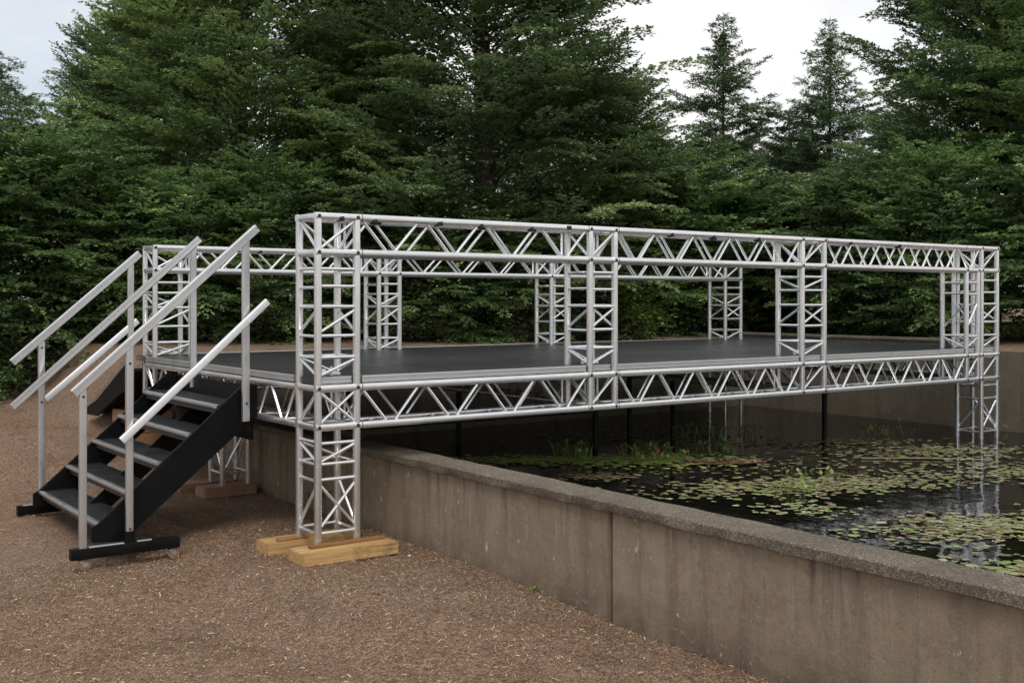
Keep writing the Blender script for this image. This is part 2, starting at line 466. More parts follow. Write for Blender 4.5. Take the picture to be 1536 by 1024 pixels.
UP = [1.345, 1.49, 1.685, 1.82, 1.945]
def post(s0, s1, t0, t1, h0, h1, rungs, crosses, singles, bolts=True, seed=0, chs=()):
    r = random.Random(seed)
    br = MB()
    R = .0115
    corners = [(s0,t0),(s1,t0),(s1,t1),(s0,t1)]
    faces = [(corners[i], corners[(i+1) % 4]) for i in range(4)]
    for k, (a, b) in enumerate(faces):
        for h in (rungs if k in (0, 3) else rungs[::2]):
            hh = h + r.uniform(-.006, .006)
            br.tube((*a, hh), (*b, hh), R, 8)
        for lo, hi in (crosses if k != 2 else ()):
            br.tube((*a, lo+.015), (*b, hi-.015), R*.92, 8)
            if k == 0 and lo < 1.0: br.tube((b[0], b[1], lo+.015), (a[0], a[1], hi-.015), R*.92, 8)
        for lo, hi in singles:
            if (k % 2) == 0: a_, b_ = a, b
            else: a_, b_ = b, a
            br.tube((*a_, lo+.012), (*b_, hi-.012), R*.92, 8)
    p = br.build('truss_post', ALU_LACE, stage)
    for a in corners:
        m = MB(); m.rsq((*a, h0), (*a, h1), LG, LG, .015, up=(0,1,0)); m.build('leg', ALU, p)
    if bolts:
        for h in chs:
            for s in (s0, s1): bolt(p, (s, t0, h))
    return p

LOW, LOWT, TB, TT = .875, 1.135, 2.052, 2.294      # chord centres
bBT, bTT = 2.010, 2.220                              # back row upper chords
CHS = (LOW, LOWT, TB, TT)
T1_ = .285
# near corner tower stands on blocks
post(0, .291, 0, T1_, .085, TT, [.17,.52,.625,.77]+UP, [(.17,.52),(LOW,LOWT),(1.49,1.685)], [(.625,.77),(LOWT+.07,1.345),(TB,TT)], True, 1, CHS)
post(2.373, 2.633, 0, T1_, LOW, TT, UP, [(1.49,1.685)], [(LOWT+.07,1.345),(LOW,LOWT),(TB,TT)], True, 2, CHS)
post(4.94, 5.257, 0, T1_, LOW, TT, UP, [(1.49,1.685)], [(LOWT+.07,1.345),(1.82,1.945),(LOW,LOWT),(TB,TT)], True, 3, CHS)
post(7.62, 7.835, 0, T1_, LOW, TB, [1.345,1.80,1.92], [(1.40,1.72)], [(LOWT+.07,1.345),(LOW,LOWT)], True, 4, CHS[:3])
post(7.905, 8.206, 0, T1_, .0, TT, [.30,.66,.80]+UP, [(.30,.66),(1.49,1.685)], [(LOWT+.07,1.345),(LOW,LOWT),(TB,TT)], True, 5, CHS)
# back row
bt0, bt1 = 3.55, 3.835
BU = [1.33,1.48,1.66,1.80,1.90]
for s0, s1, h0, sd in ((.08,.42,LOW,6),(2.45,2.70,LOW,7),(4.76,5.02,LOW,8),(7.70,8.0,-.1,9)):
    post(s0, s1, bt0, bt1, h0, bTT, BU, [(1.48,1.66)], [(1.2,1.33),(1.66,1.80),(LOW,LOWT),(bBT,bTT)], True, sd, (LOWT, bBT, bTT))
# squat tower under the back left corner, on blocks
post(.40, .64, 2.70, 2.98, .088, LOW, [.19,.62], [], [(.19,.62)], False, 10)

def beam(axis, a0, a1, f0, f1, lo, hi, stops, seed, mats=(ALU, ALU_LACE), tapes=()):
    """box truss along s (axis 0) or t (axis 1); f0, f1 the two faces, stops = towers to skip"""
    r = random.Random(seed)
    def P(a, f, h): return (a, f, h) if axis == 0 else (f, a, h)
    p = empty('truss_beam', (0,0,0), 0, stage)
    for (b0, b1) in stops:
        m = MB()
        L = b1 - b0
        n = max(1, round(L/.46)); st = L/n
        for f, ph in ((f0, 0), (f1, .5)):
            for i in range(n):
                c = b0 + (i + .5)*st
                g = .02
                if ph == 0:
                    m.tube(P(c-st/2+g, f, hi), P(c-g, f, lo), .0115, 8); m.tube(P(c+g, f, lo), P(c+st/2-g, f, hi), .0115, 8)
                else:
                    m.tube(P(c-st/2+g, f, lo), P(c-g, f, hi), .0115, 8); m.tube(P(c+g, f, hi), P(c+st/2-g, f, lo), .0115, 8)
        for h in (lo, hi):
            for i in range(n):
                c = b0 + i*st
                m.tube(P(c+.03, f0, h), P(c+st*.5, f1, h), .0105, 8); m.tube(P(c+st*.5, f1, h), P(c+st-.03, f0, h), .0105, 8)
        for e in (b0+.045, b1-.045):
            m.tube(P(e, f1, lo), P(e, f1, hi), .011, 8); m.tube(P(e, f0, lo), P(e, f1, lo), .011, 8); m.tube(P(e, f0, hi), P(e, f1, hi), .011, 8)
        m.build('lacing', mats[1], p)
    for f in (f0, f1):
        for h in (lo, hi):
            c = MB(); c.rsq(P(a0, f, h), P(a1, f, h), CH, CH, .016); co_ = c.build('chord', mats[0], p)
            if f == f0 and seed < 3:
                for q in (.325, 2.345, 2.662, 4.915, 5.287, 7.595):
                    c = MB(); c.rsq(P(q-.0022, f, h), P(q+.0022, f, h), CH+.0012, CH+.0012, .0165); c.build('seam', BOLT, p)
    for s, w, dz in tapes:
        c = MB(); c.rsq(P(s, f0, hi + dz), P(s+w, f0, hi + dz*.7), CH+.003, .016, .006)
        if dz < -.02: c.rsq(P(s+.02, f0+.01, hi-.035), P(s+w+.05, f0+.02, hi-.03), .012, .010, .004)
        c.build('tape_wrap', BLACK_TAPE, p)
    return p
FR = [(.30,2.36),(2.645,4.93),(5.27,7.61)]
beam(0, -.022, 8.228, 0, T1_, LOW, LOWT, FR + [(7.845,7.90)], 1)
beam(0, -.022, 8.228, 0, T1_, TB, TT, [(.30,2.36),(2.645,4.93),(5.27,7.885)], 2,
     tapes=((.15,.035,-.016),(.41,.03,-.026),(.93,.045,-.02),(1.30,.03,-.022),(1.77,.025,-.026),(2.12,.045,.0),(3.24,.03,-.02),(3.74,.03,-.024),(4.31,.035,-.022),(5.62,.03,-.02),(6.4,.03,-.022)))
beam(0, .06, 8.02, bt0, bt1, bBT, bTT, [(.43,2.44),(2.71,4.75),(5.03,7.69)], 3, tapes=((1.1,.03,-.02),(3.3,.03,-.02),(5.9,.03,-.02)))
beam(0, .06, 8.02, bt0, bt1, LOW, LOWT-.004, [(.43,2.44),(2.71,4.75),(5.03,7.69)], 4)
beam(1, T1_+.03, bt0-.03, .0, .285, LOW, LOWT, [(T1_+.03, bt0-.03)], 5)
beam(1, T1_+.03, bt0-.03, 7.92, 8.20, LOW, LOWT, [(T1_+.03, bt0-.03)], 6)
beam(1, T1_+.03, bt0-.03, 2.40, 2.62, LOW+.02, LOWT-.06, [(T1_+.03, bt0-.03)], 7)
beam(1, T1_+.03, bt0-.03, 4.97, 5.22, LOW+.02, LOWT-.06, [(T1_+.03, bt0-.03)], 8)
# short ties of the end boxes across the depth
for s in (0, .291, 2.373, 2.633, 4.94, 5.257, 7.905, 8.206):
    for h in (LOW, LOWT, TB, TT):
        m = MB(); m.rsq((s, .024, h), (s, T1_-.024, h), .0215, .0215, .010); m.build('tie_bar', ALU, stage)
for s in (.08, .42, 2.45, 2.70, 4.76, 5.02, 7.70, 8.0):
    for h in (bBT, bTT):
        m = MB(); m.rsq((s, bt0+.024, h), (s, bt1-.024, h), .0215, .0215, .010); m.build('tie_bar', ALU, stage)
# deck panels
sb = [.0, 1.27, 2.53, 3.80, 5.07, 6.34, 7.30, 8.2]
for i in range(len(sb)-1):
    for t0, t1 in ((.028, 1.90), (1.906, 3.86)):
        m = MB(); m.box(sb[i]+.006, sb[i+1]-.006, t0, t1, 1.164, 1.206); m.build('deck_panel', DECK, stage, .002)
def edge_profile(p0, p1, up=(0,0,1)):
    h = .023
    pr = [(-.013,-h),(.013,-h),(.013,-.008),(.006,-.006),(.006,.004),(.013,.006),(.013,h-.003),(.010,h),(-.010,h),(-.013,h-.003),(-.013,.006),(-.006,.004),(-.006,-.006),(-.013,-.008)]
    m = MB(); m.sweep(p0, p1, pr, up); return m.build('edge_profile', ALU_RAIL, stage)
for a, b in ((.335,2.335),(2.665,4.90),(5.295,7.58)): edge_profile((a, .012, 1.189), (b, .012, 1.189))
for a, b in ((.028,.262),(2.40,2.606),(4.967,5.23),(7.65,7.808),(7.935,8.178)): edge_profile((a, .030, 1.189), (b, .030, 1.189))
edge_profile((-.012, .33, 1.189), (-.012, 3.50, 1.189))
edge_profile((.46, 3.875, 1.189), (8.1, 3.875, 1.189))
# white feet clamped at the bottom of each tower
for s0, t0 in ((.15,.14),(2.5,.14),(5.1,.14),(7.73,.14),(8.05,.14),(.25,3.69),(2.58,3.69),(4.89,3.69),(7.85,3.69)):
    m = MB()
    m.rsq((s0-.07, t0+.02, 1.235), (s0-.02, t0+.02, 1.235), .02, .022, .008); m.rsq((s0-.05, t0+.03, 1.222), (s0+.09, t0+.03, 1.222), .02, .01, .004)
    m.tube((s0+.02, t0, 1.21), (s0+.02, t0, 1.275), .008, 8); m.tube((s0+.02, t0, 1.235), (s0-.06, t0-.06, 1.222), .008, 8)
    m.build('foot_clamp', ALU_BRIGHT, stage)
# dark steel props under the deck, standing in the pond
for s, t in ((4.03,1.89),(5.0,2.45),(6.44,.93),(3.1,3.0),(6.1,2.9)):
    m = MB(); m.rsq((s, t, -.15), (s, t, 1.162), .021, .021, .005, up=(0,1,0)); m.box(s-.06, s+.06, t-.06, t+.06, 1.150, 1.1625)
    m.build('prop', DARK_STEEL, stage)
for t in (.95, 1.9, 2.85):
    m = MB(); m.rsq((.3, t, 1.115), (7.9, t, 1.115), .03, .045, .006); m.build('joist', DARK_STEEL, stage)
m = MB(); m.rsq((1.2, 1.89, .62), (4.03, 1.89, .62), .03, .03, .005); m.rsq((4.03, 1.89, .62), (5.0, 2.45, .62), .03, .03, .005); m.build('cross_bar', DARK_STEEL, stage)
m = MB(); m.rsq((1.2,1.89,.60),(1.2,1.89,1.162),.028,.028,.006,up=(0,1,0)); m.build('prop', DARK_STEEL, stage)

# timber blocks under the towers
def block(name, loc, size, mat, label, group=None, rz=0.0, seed=0):
    L, W, H = size
    m = MB(); m.box(-L/2, L/2, -W/2, W/2, 0, H)
    o = m.build(name, mat, None, .005)
    r = random.Random(seed)
    for v in o.data.vertices: v.co += Vector((r.uniform(-.002,.002), r.uniform(-.002,.002), r.uniform(-.0015,.0015)))
    o.location = loc; o.rotation_euler = (0,0,rz)
    tag(o, label, 'timber block', group); return o
block('timber_block', (.155, -.075, 0), (.70, .25, .085), PINE, 'fresh yellow pine block under the near tower, the front one nearest the gravel', 'timber blocks under the towers', .0, 1)
block('timber_block', (.09, .34, -.002), (.68, .22, .087), PINE, 'fresh yellow pine block under the near tower, the rear one beside the wall', 'timber blocks under the towers', .01, 2)
block('timber_block', (.44, 2.72, 0), (.48, .24, .088), OLD_TIMBER, 'reddish wood block under the tower behind the stairs, the front one', 'timber blocks under the towers', .0, 3)
block('timber_block', (.36, 3.05, 0), (.52, .24, .086), OLD_TIMBER, 'reddish wood block under the tower behind the stairs, the rear one', 'timber blocks under the towers', .0, 4)
def batten(p0, p1, lab):
    m = MB(); m.rsq(p0, p1, .019, .011, .004); o = m.build('batten', BATTEN); tag(o, lab, 'batten', 'brown battens on the pine blocks')
batten((-.09,-.052,.0965), (.47,-.052,.0965), 'thin brown batten lying on the front pine block')
batten((-.17,.275,.0965), (.06,.275,.0965), 'short brown batten lying on the rear pine block')
sl = empty('timber_sleeper', (-.16, 4.55, 0)); tag(sl, 'brown timber sleepers propping the dark ramp behind the stairs', 'sleeper')
m = MB(); m.box(.16, .62, -.52, .30, .20, .44); m.build('lower_board', SLEEPER, sl, .008)
m = MB(); m.box(.17, .58, -.50, .10, .443, .64); m.build('upper_board', SLEEPER, sl, .008)

# cable hanging in the near tower
m = MB(); pts = []
for i in range(60):
    a = i*.62
    pts.append((.06 + .0022*i + .012*math.cos(a), .262 + .010*math.sin(a*.7), .372 + .028*math.sin(a)*(.6+.4*math.sin(i*.9))))
m.path(pts, .0035, 6)
m.path([(.05,.262,.40),(.06,.265,.378),(.10,.258,.362),(.16,.262,.368),(.20,.262,.392),(.245,.27,.385)], .004, 6)
tag(m.build('cable', BLACK_TAPE), 'tangle of thin black cable caught low in the near tower', 'cable')

# ------------------------------------------------------------------ rolling staircase
st = empty('rolling_staircase', (0, 0, 0))
tag(st, 'black rolling stairs with silver handrails leading up to the deck', 'stairs')
poly = [(-1.212,.10),(-1.0,.078),(-.93,.14),(-.03,.885),(-.03,1.10),(-.13,1.118),(-1.17,.215),(-1.212,.195)]
for t0, t1 in ((.935,.965),(2.565,2.595)):
    m = MB(); m.prism_t(poly, t0, t1); m.build('stringer', BLACK, st, .003)
m = MB(); m.prism_t([(-1.0,.11),(-.92,.11),(-.04,.83),(-.04,.98),(-.2,.90),(-1.05,.17)], 1.77, 1.79); m.build('stringer', BLACK, st, .002)
for k in range(5):
    s0 = -1.165 + .205*k; h = .215 + .19*k
    m = MB()
    m.box(s0+.03, s0+.265, .967, 2.563, h-.035, h-.012)
    for j in range(11):
        a = s0 + .036 + j*.0215
        m.box(a, a+.009, .968, 2.562, h-.013, h)
    if k == 0:
        for j in range(60):
            b = .985 + j*.0262
            m.box(s0+.034, s0+.262, b, b+.006, h-.011, h-.002)
    m.box(s0+.018, s0+.030, .967, 2.563, h-.065, h-.008)
    tr = m.build('tread', TREAD, st)
    m = MB(); m.rsq((s0+.012, .967, h-.012), (s0+.012, 2.563, h-.012), .019, .0135, .005); m.build('nosing', ALU_RAIL, tr)
    m = MB(); m.box(s0+.03, s0+.25, .967, .985, h-.06, h-.036); m.build('bracket', BLACK, tr)
    m = MB(); m.box(s0+.03, s0+.25, 2.545, 2.563, h-.06, h-.036); m.build('bracket', BLACK, tr)
m = MB(); m.box(-.068, -.045, .967, 2.563, .70, 1.10); m.build('back_panel', BLACK, st, .002)
RAILP = [(-.019,-.030),(.019,-.030),(.022,-.027),(.022,-.006),(.016,-.003),(.016,.003),(.022,.006),(.022,.024),(.019,.027),(.007,.028),(.005,.021),(-.005,.021),(-.007,.028),(-.019,.027),(-.022,.024),(-.022,.006),(-.016,.003),(-.016,-.003),(-.022,-.006),(-.022,-.027)]
def rail(p0, p1, mat=ALU_RAIL, flat=False):
    m = MB()
    if flat: m.rsq(p0, p1, .016, .026, .007)
    else: m.sweep(p0, p1, RAILP)
    o = m.build('handrail', mat, st)
    if not flat:
        d = (Vector(p1) - Vector(p0)).normalized()
        m = MB(); m.rsq(Vector(p1) + d*.001, Vector(p1) + d*.010, .0215, .0285, .006); m.build('end_cap', BLACK_TAPE, o)
    return o
tn, tf, tr_ = .85, 2.72, 2.63
rail((-1.355,tn,1.114), (-.072,tn,2.254))
rail((-1.052,tn-.042,.783), (-.005,tn-.042,1.72), ALU_BRIGHT, True)
rail((-1.356,tr_,1.238), (-.357,tr_,2.120))
rail((-1.102,tr_+.004,.934), (-.372,tr_+.004,1.556), ALU_BRIGHT, True)
rail((-1.36,2.585,.895), (-.06,2.02,2.229))
def rpost(s, t, h0, h1, w=.024, d=.018):
    m = MB(); m.rsq((s,t,h0), (s,t,h1), w, d, .005, up=(0,1,0)); p = m.build('rail_post', ALU_RAIL, st)
    return p
def screw(p, q):
    m = MB(); m.tube((q[0], q[1]-.006, q[2]), (q[0], q[1]+.004, q[2]), .009, 8); m.build('screw', BOLT, p)
p = rpost(-1.295, tn, .083, 1.135); screw(p, (-1.295, tn-.018, 1.09))
p = rpost(-.989, tn, .15, 1.405); screw(p, (-.989, tn-.018, 1.30)); screw(p, (-.989, tn-.018, .815)); screw(p, (-.989,tn-.018,.18))
p = rpost(-.144, tn+.03, .852, 2.165, .026); screw(p, (-.144, tn+.012, .98)); screw(p, (-.144, tn+.012, 1.56))
p = rpost(-1.138, tr_, .17, 1.40); screw(p, (-1.138, tr_-.018, .915)); screw(p, (-1.138, tr_-.018, 1.35))
p = rpost(-.43, tr_, .70, 2.03)
p = rpost(-.065, 2.16, 1.015, 2.18, .024)
# spacers that hold the rail posts off the stringers
for q0, q1 in (((-.144,.87,.95),(-.144,.94,.95)), ((-.989,.86,.22),(-.989,.94,.22))):
    m = MB(); m.rsq(q0, q1, .013); m.build('spacer', BLACK, st)
for t in (tn, tf):
    m = MB(); m.rsq((-1.376 if t < 1 else -1.30,t,.050), (-.649,t,.050), .03, .036, .004)
    ob = m.build('outrigger', BLACK, st)
    m = MB(); m.rsq((-.989,t,.08), (-.989,t,.165), .033, .027, .004, up=(0,1,0)); m.rsq((-.989, t, .06), (-.989, .95 if t < 1 else 2.58, .06), .025, .025, .004); m.build('socket', BLACK, ob)
    m = MB(); m.rsq((-1.26,t-.005,.088), (-1.03,t-.005,.088), .02, .006, .003); m.build('plate', ALU_RAIL, ob)
    m = MB(); m.rsq((-.94,t,.087),(-.84,t,.087),.014,.006,.003); m.build('plate', ALU_RAIL, ob)
    gz_ = -.066 if t < 1 else -.016
    for s in ((-1.30, -.70) if t < 1 else (-1.24, -.72)):
        c = MB()
        c.tube((s, t, -.004), (s, t, .004), .028, 14)
        for q in (-.017, .017):
            c.prism_t([(s-.024,.0),(s+.024,.0),(s+.030,-.028),(s+.022,gz_+.030),(s+.008,gz_+.030)], t+q-.0015, t+q+.0015)
        c = c.build('castor', STEEL, ob)
        rr = .041
        w = MB(); w.tube((s+.016, t-.012, gz_+rr), (s+.016, t+.012, gz_+rr), rr, 20); w.build('wheel', TYRE, c, .004)
        w = MB(); w.tube((s+.016, t-.0135, gz_+rr), (s+.016, t+.0135, gz_+rr), .021, 18); w.build('rim', STEEL, c)
        w = MB(); w.tube((s+.016, t-.022, gz_+rr), (s+.016, t+.022, gz_+rr), .014, 12); w.build('hub', STEEL, c)

# ------------------------------------------------------------------ the ramp at the back of the stage
rp = empty('rear_ramp', (0, 0, 0)); tag(rp, 'black sided ramp with a silver top rail falling away behind the stage', 'ramp')
pts = [(3.90,1.165),(4.25,1.02),(4.6,.87),(5.0,.70),(5.35,.60)]
low = [(5.36,.53),(5.0,.54),(4.6,.68),(4.25,.80),(3.90,.90)]
for s0, s1 in ((-.05,-.02),(.60,.63)):
    m = MB(); m.prism_s(pts + low, s0, s1); pn = m.build('side_panel', BLACK, rp, .002)
    for i in range(len(pts)-1):
        pass
    m = MB(); m.path([(s0+.015, a, b+.018) for a, b in pts], .020, 8); m.build('top_rail', ALU_RAIL, pn)
m = MB(); m.prism_s([(3.90,1.08),(4.6,.79),(5.34,.545),(5.34,.525),(4.6,.76),(3.90,1.05)], -.019, .599); m.build('walkway', DARK_STEEL, rp)

# ------------------------------------------------------------------ trees
def leaf_quads(r, pos, hd, sl, leaf, nvar):
    n = len(pos)
    ax = np.stack([np.cos(hd), np.sin(hd), sl], -1); ax /= np.linalg.norm(ax, axis=1)[:, None]
    nm = np.stack([r.normal(0, nvar, n), r.normal(0, nvar, n), np.ones(n)], -1)
    sz = leaf[0]*r.uniform(.6, 1.25, n); wd = leaf[1]*r.uniform(.7, 1.2, n)
    b = np.cross(nm, ax); b /= np.linalg.norm(b, axis=1)[:, None]
    up = np.cross(ax, b)
    A = ax*sz[:, None]; B = b*(wd/2)[:, None]; U = up*(wd*r.uniform(-.25, .25, n))[:, None]
    return np.stack([pos, pos + A*.5 + B + U, pos + A, pos + A*.5 - B + U], 1)

def bough_tree(seed, H, R, h0, nl, prof, asc, droop, fan, leaf, dens, core, fans=6, needle=False, limb_r=.03, h_pow=.95, core_r=.66, top=.97):
    """trunk, boughs, and on every bough a few flat feathery sprays of leaves"""
    r = np.random.default_rng(seed)
    Ps, Ts = [], []
    tr = MB()
    tz = np.linspace(0, H, 9)
    wob = 0 if needle else 1
    ox = np.cumsum(r.normal(0, .05*H/9, 9))*wob; oy = np.cumsum(r.normal(0, .05*H/9, 9))*wob
    r0 = (.010 if needle else .018)*H + .02
    tr.path([(ox[i], oy[i], tz[i] - (.35 if i == 0 else 0)) for i in range(9)], [r0*(1 - .95*i/8) for i in range(9)], 8)
    for i in range(nl):
        f = (i + r.random())/nl
        hz = h0 + (H*top - h0)*f**h_pow
        az = i*2.39996 + r.normal(0, .35)
        L = R*prof(f)*(r.choice([.55,.8,.95,1.1,1.4]) if needle else r.uniform(.70, 1.18))
        a = math.radians(asc(f) + r.normal(0, 7)); dr = droop*r.uniform(.5, 1.5)
        bx, by = np.interp(hz, tz, ox), np.interp(hz, tz, oy)
        out = np.array([math.cos(az), math.sin(az), 0.0]); sidev = np.array([-math.sin(az), math.cos(az), 0.0])
        sway = r.normal(0, .10)
        def Pt(u):
            u = np.asarray(u)[:, None]
            return np.array([bx, by, hz]) + out*(L*math.cos(a)*u) + sidev*(L*sway*u*u) + np.array([0,0,1.0])*(L*(math.sin(a)*u - dr*u*u))
        lr = max(.005, limb_r*L/R*.8)
        us = np.linspace(0, 1, 5)
        tr.path([tuple(q) for q in Pt(us)], [lr*(1-.85*u) for u in us], 5)
        k = max(2, int(round(fans*min(1.15, .3 + .9*L/R))))
        uf = np.append(r.uniform(.22, .92, k-1), .90); uf.sort()
        fb = Pt(uf)
        fang = np.radians(r.uniform(18, 60, k))*np.where(np.arange(k) % 2 == 0, 1, -1); fang[-1] = r.normal(0, .15)
        fl = fan*(1.15 - .45*uf)*r.uniform(.65, 1.3, k)*min(1.0, (.06 + L/1.5) if needle else (.40 + L/1.8))
        fsl = (math.sin(a) - 2*dr*uf)*.75 + r.normal(.16, .18, k)
        fdr = r.uniform(.02, .34, k)
        faz = az + fang
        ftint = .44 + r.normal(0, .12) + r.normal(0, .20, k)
        # twigs of every spray
        tw = np.maximum(5, (fl/(.055 if needle else .075)).astype(int))
        fi = np.repeat(np.arange(k), tw); m = len(fi)
        x = np.concatenate([np.linspace(.06, .97, q) for q in tw])
        sg = np.where(np.arange(m) % 2 == 0, 1.0, -1.0)
        tl = fl[fi]*(.10 + .42*np.sqrt(np.clip(x, 0, 1))*(1-x)**.55)*r.uniform(.7, 1.25, m)
        tang = faz[fi] + sg*np.radians(r.uniform(32, 58, m))
        tb = fb[fi] + np.stack([np.cos(faz[fi]), np.sin(faz[fi]), np.zeros(m)], -1)*(fl[fi]*x)[:, None]
        tb[:, 2] += fl[fi]*(fsl[fi]*x - fdr[fi]*x*x)
        nlv = np.maximum(2, (tl/dens).astype(int)); ti = np.repeat(np.arange(m), nlv); n = len(ti)
        q = r.uniform(.02, 1.0, n)
        pos = tb[ti] + np.stack([np.cos(tang[ti]), np.sin(tang[ti]), np.zeros(n)], -1)*(tl[ti]*q)[:, None]
        slx = fsl[fi][ti] - 2*fdr[fi][ti]*x[ti]
        pos[:, 2] += tl[ti]*q*(slx*.6 + .06 - .16*q)
        pos += r.normal(0, .010, (n, 3))
        hd = tang[ti] + np.radians(r.uniform(15, 65, n))*np.where(r.random(n) < .5, 1, -1)
        Ps.append(leaf_quads(r, pos, hd, slx*.6 + r.normal(-.04, .24, n), leaf, .32))
        Ts.append(np.clip(ftint[fi][ti] + r.normal(0, .12, n), 0, 1))
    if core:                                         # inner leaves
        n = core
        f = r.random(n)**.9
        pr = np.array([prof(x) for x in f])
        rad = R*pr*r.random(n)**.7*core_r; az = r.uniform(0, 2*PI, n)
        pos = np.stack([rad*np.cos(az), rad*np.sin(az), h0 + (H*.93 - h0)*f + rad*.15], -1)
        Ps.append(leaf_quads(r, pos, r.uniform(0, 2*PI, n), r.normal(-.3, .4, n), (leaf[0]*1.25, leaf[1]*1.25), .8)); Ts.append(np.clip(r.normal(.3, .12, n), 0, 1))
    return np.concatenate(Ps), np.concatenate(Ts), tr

NLEAF = {}
def make_tree(name, spec, mat):
    P, T, tr = bough_tree(**spec)
    NLEAF[name + str(spec['seed'])] = len(P)
    root = empty(name)
    tr.build('trunk', BARK, root)
    quads_object('crown', P, mat, T, root)
    return root

horn_prof = lambda f: (1 - f)**.72*(.66 + .34*min(1, f/.12)) + .05
horn_asc = lambda f: 14 + 30*min(1, f*2.2) + 20*f
round_prof = lambda f: math.sqrt(max(.05, 1 - (1.7*f - .62)**2))*.98
spr_prof = lambda f: .98*(1 - f)**.98 + .03

protos = {}
def H_(key, seed, H, R, mat, nl):
    protos[key] = make_tree('hornbeam_tree', dict(seed=seed, H=H, R=R, h0=.25, nl=nl, prof=horn_prof, asc=horn_asc, droop=.05, fan=1.25, leaf=(.066,.040), dens=.0100, core=15000, fans=8, core_r=.8, h_pow=.82), mat)
H_('A', 11, 10.5, 2.6, HORN, 200)
H_('B', 12, 10.8, 2.9, HORN2, 220)
H_('C', 13, 8.0, 2.7, HORN, 125)
protos['S'] = make_tree('leafy_shrub', dict(seed=21, H=3.8, R=1.85, h0=.05, nl=85, prof=round_prof, asc=lambda f: 2+60*f, droop=.20, fan=.80, leaf=(.074,.045), dens=.0120, core=9000, fans=7, limb_r=.02), SHRUB)
protos['S2'] = make_tree('leafy_shrub', dict(seed=22, H=3.6, R=1.95, h0=.05, nl=85, prof=round_prof, asc=lambda f: 0+60*f, droop=.24, fan=.84, leaf=(.076,.046), dens=.0120, core=9000, fans=7, limb_r=.02), HORN2)
protos['P'] = make_tree('spruce_tree', dict(seed=31, H=6.2, R=2.3, h0=.3, nl=270, prof=spr_prof, asc=lambda f: 4+34*f, droop=.16, fan=.72, leaf=(.09,.026), dens=.007, core=5000, fans=7, needle=True, limb_r=.018, h_pow=1.12, core_r=.8, top=.985), NEEDLE)
protos['P2'] = make_tree('spruce_tree', dict(seed=32, H=6.2, R=2.25, h0=.3, nl=260, prof=spr_prof, asc=lambda f: 6+30*f, droop=.20, fan=.72, leaf=(.09,.026), dens=.007, core=5000, fans=7, needle=True, limb_r=.018, h_pow=1.12, core_r=.8, top=.985), NEEDLE)
protos['D'] = make_tree('cedar_tree', dict(seed=33, H=6.2, R=2.9, h0=.3, nl=170, prof=lambda f: .9*(1-f)**.9+.04, asc=lambda f: 16+14*f, droop=.45, fan=.65, leaf=(.095,.024), dens=.008, core=7000, fans=8, needle=True, limb_r=.022, h_pow=.9, core_r=.55), NEEDLE)
protos['L'] = make_tree('lime_shrub', dict(seed=41, H=.85, R=.55, h0=.03, nl=26, prof=round_prof, asc=lambda f: 5+60*f, droop=.25, fan=.28, leaf=(.07,.046), dens=.022, core=500, fans=4, limb_r=.008), LIME)
used = set()
def plant(key, s, t, scale, rz, label, cat, group=None, sz=None, mat=None):
    if key in used: o = copy_tree(protos[key])
    else: o = protos[key]; used.add(key)
    o.location = (s, t, float(ground_h(s, t)) - .05)
    o.scale = (scale, scale, sz or scale)
    o.rotation_euler = (0, 0, rz)
    if mat:
        for ch in o.children:
            if ch.name.startswith('crown'): ch.material_slots[0].link = 'OBJECT'; ch.material_slots[0].material = mat
    tag(o, label, cat, group); return o
GT = 'tall hornbeams behind the stage'
plant('A', 3.35, 9.75, .88, .3, 'tall dark layered hornbeam rising behind the stairs and out of the frame', 'tree', GT, 1.0)
plant('C', 2.3, 12.6, .50, 1.1, 'shorter hornbeam with feathery pointed branches beside the open sky behind the stairs', 'tree', GT, .64)
plant('B', 6.55, 7.30, 1.0, 2.2, 'tall broad hornbeam rising behind the middle of the stage', 'tree', GT)
plant('C', 6.2, 11.15, .72, 3.0, 'hornbeam filling the gap between the two tallest crowns', 'tree', GT, None, FRESH)
plant('C', 9.3, 7.6, .55, 4.4, 'lower hornbeam at the right foot of the tallest middle crown', 'tree', GT)
plant('B', 14.5, 3.75, .86, .9, 'tall dark hornbeam above the right end of the stage', 'tree', GT, 1.05)
plant('A', 13.9, 1.6, .95, 5.2, 'dark hornbeam cut off by the right edge of the view', 'tree', GT)
plant('C', 16.0, 6.3, .54, 2.0, 'middling hornbeam between the right spruce and the tallest right crown', 'tree', GT)
GS = 'spruces against the sky'
plant('P', 14.43, 9.93, .92, .2, 'slender spruce with a bare tip, the one nearer the middle of the stage', 'tree', GS, 1.09)
plant('P2', 17.1, 9.22, .92, 1.4, 'slender spruce beside the pale mast', 'tree', GS, 1.12)
plant('D', 1.75, 18.9, 1.0, .8, 'cedar with drooping layered boughs at the far left edge', 'tree', None, .95)
GB = 'leafy shrubs along the back of the pond'
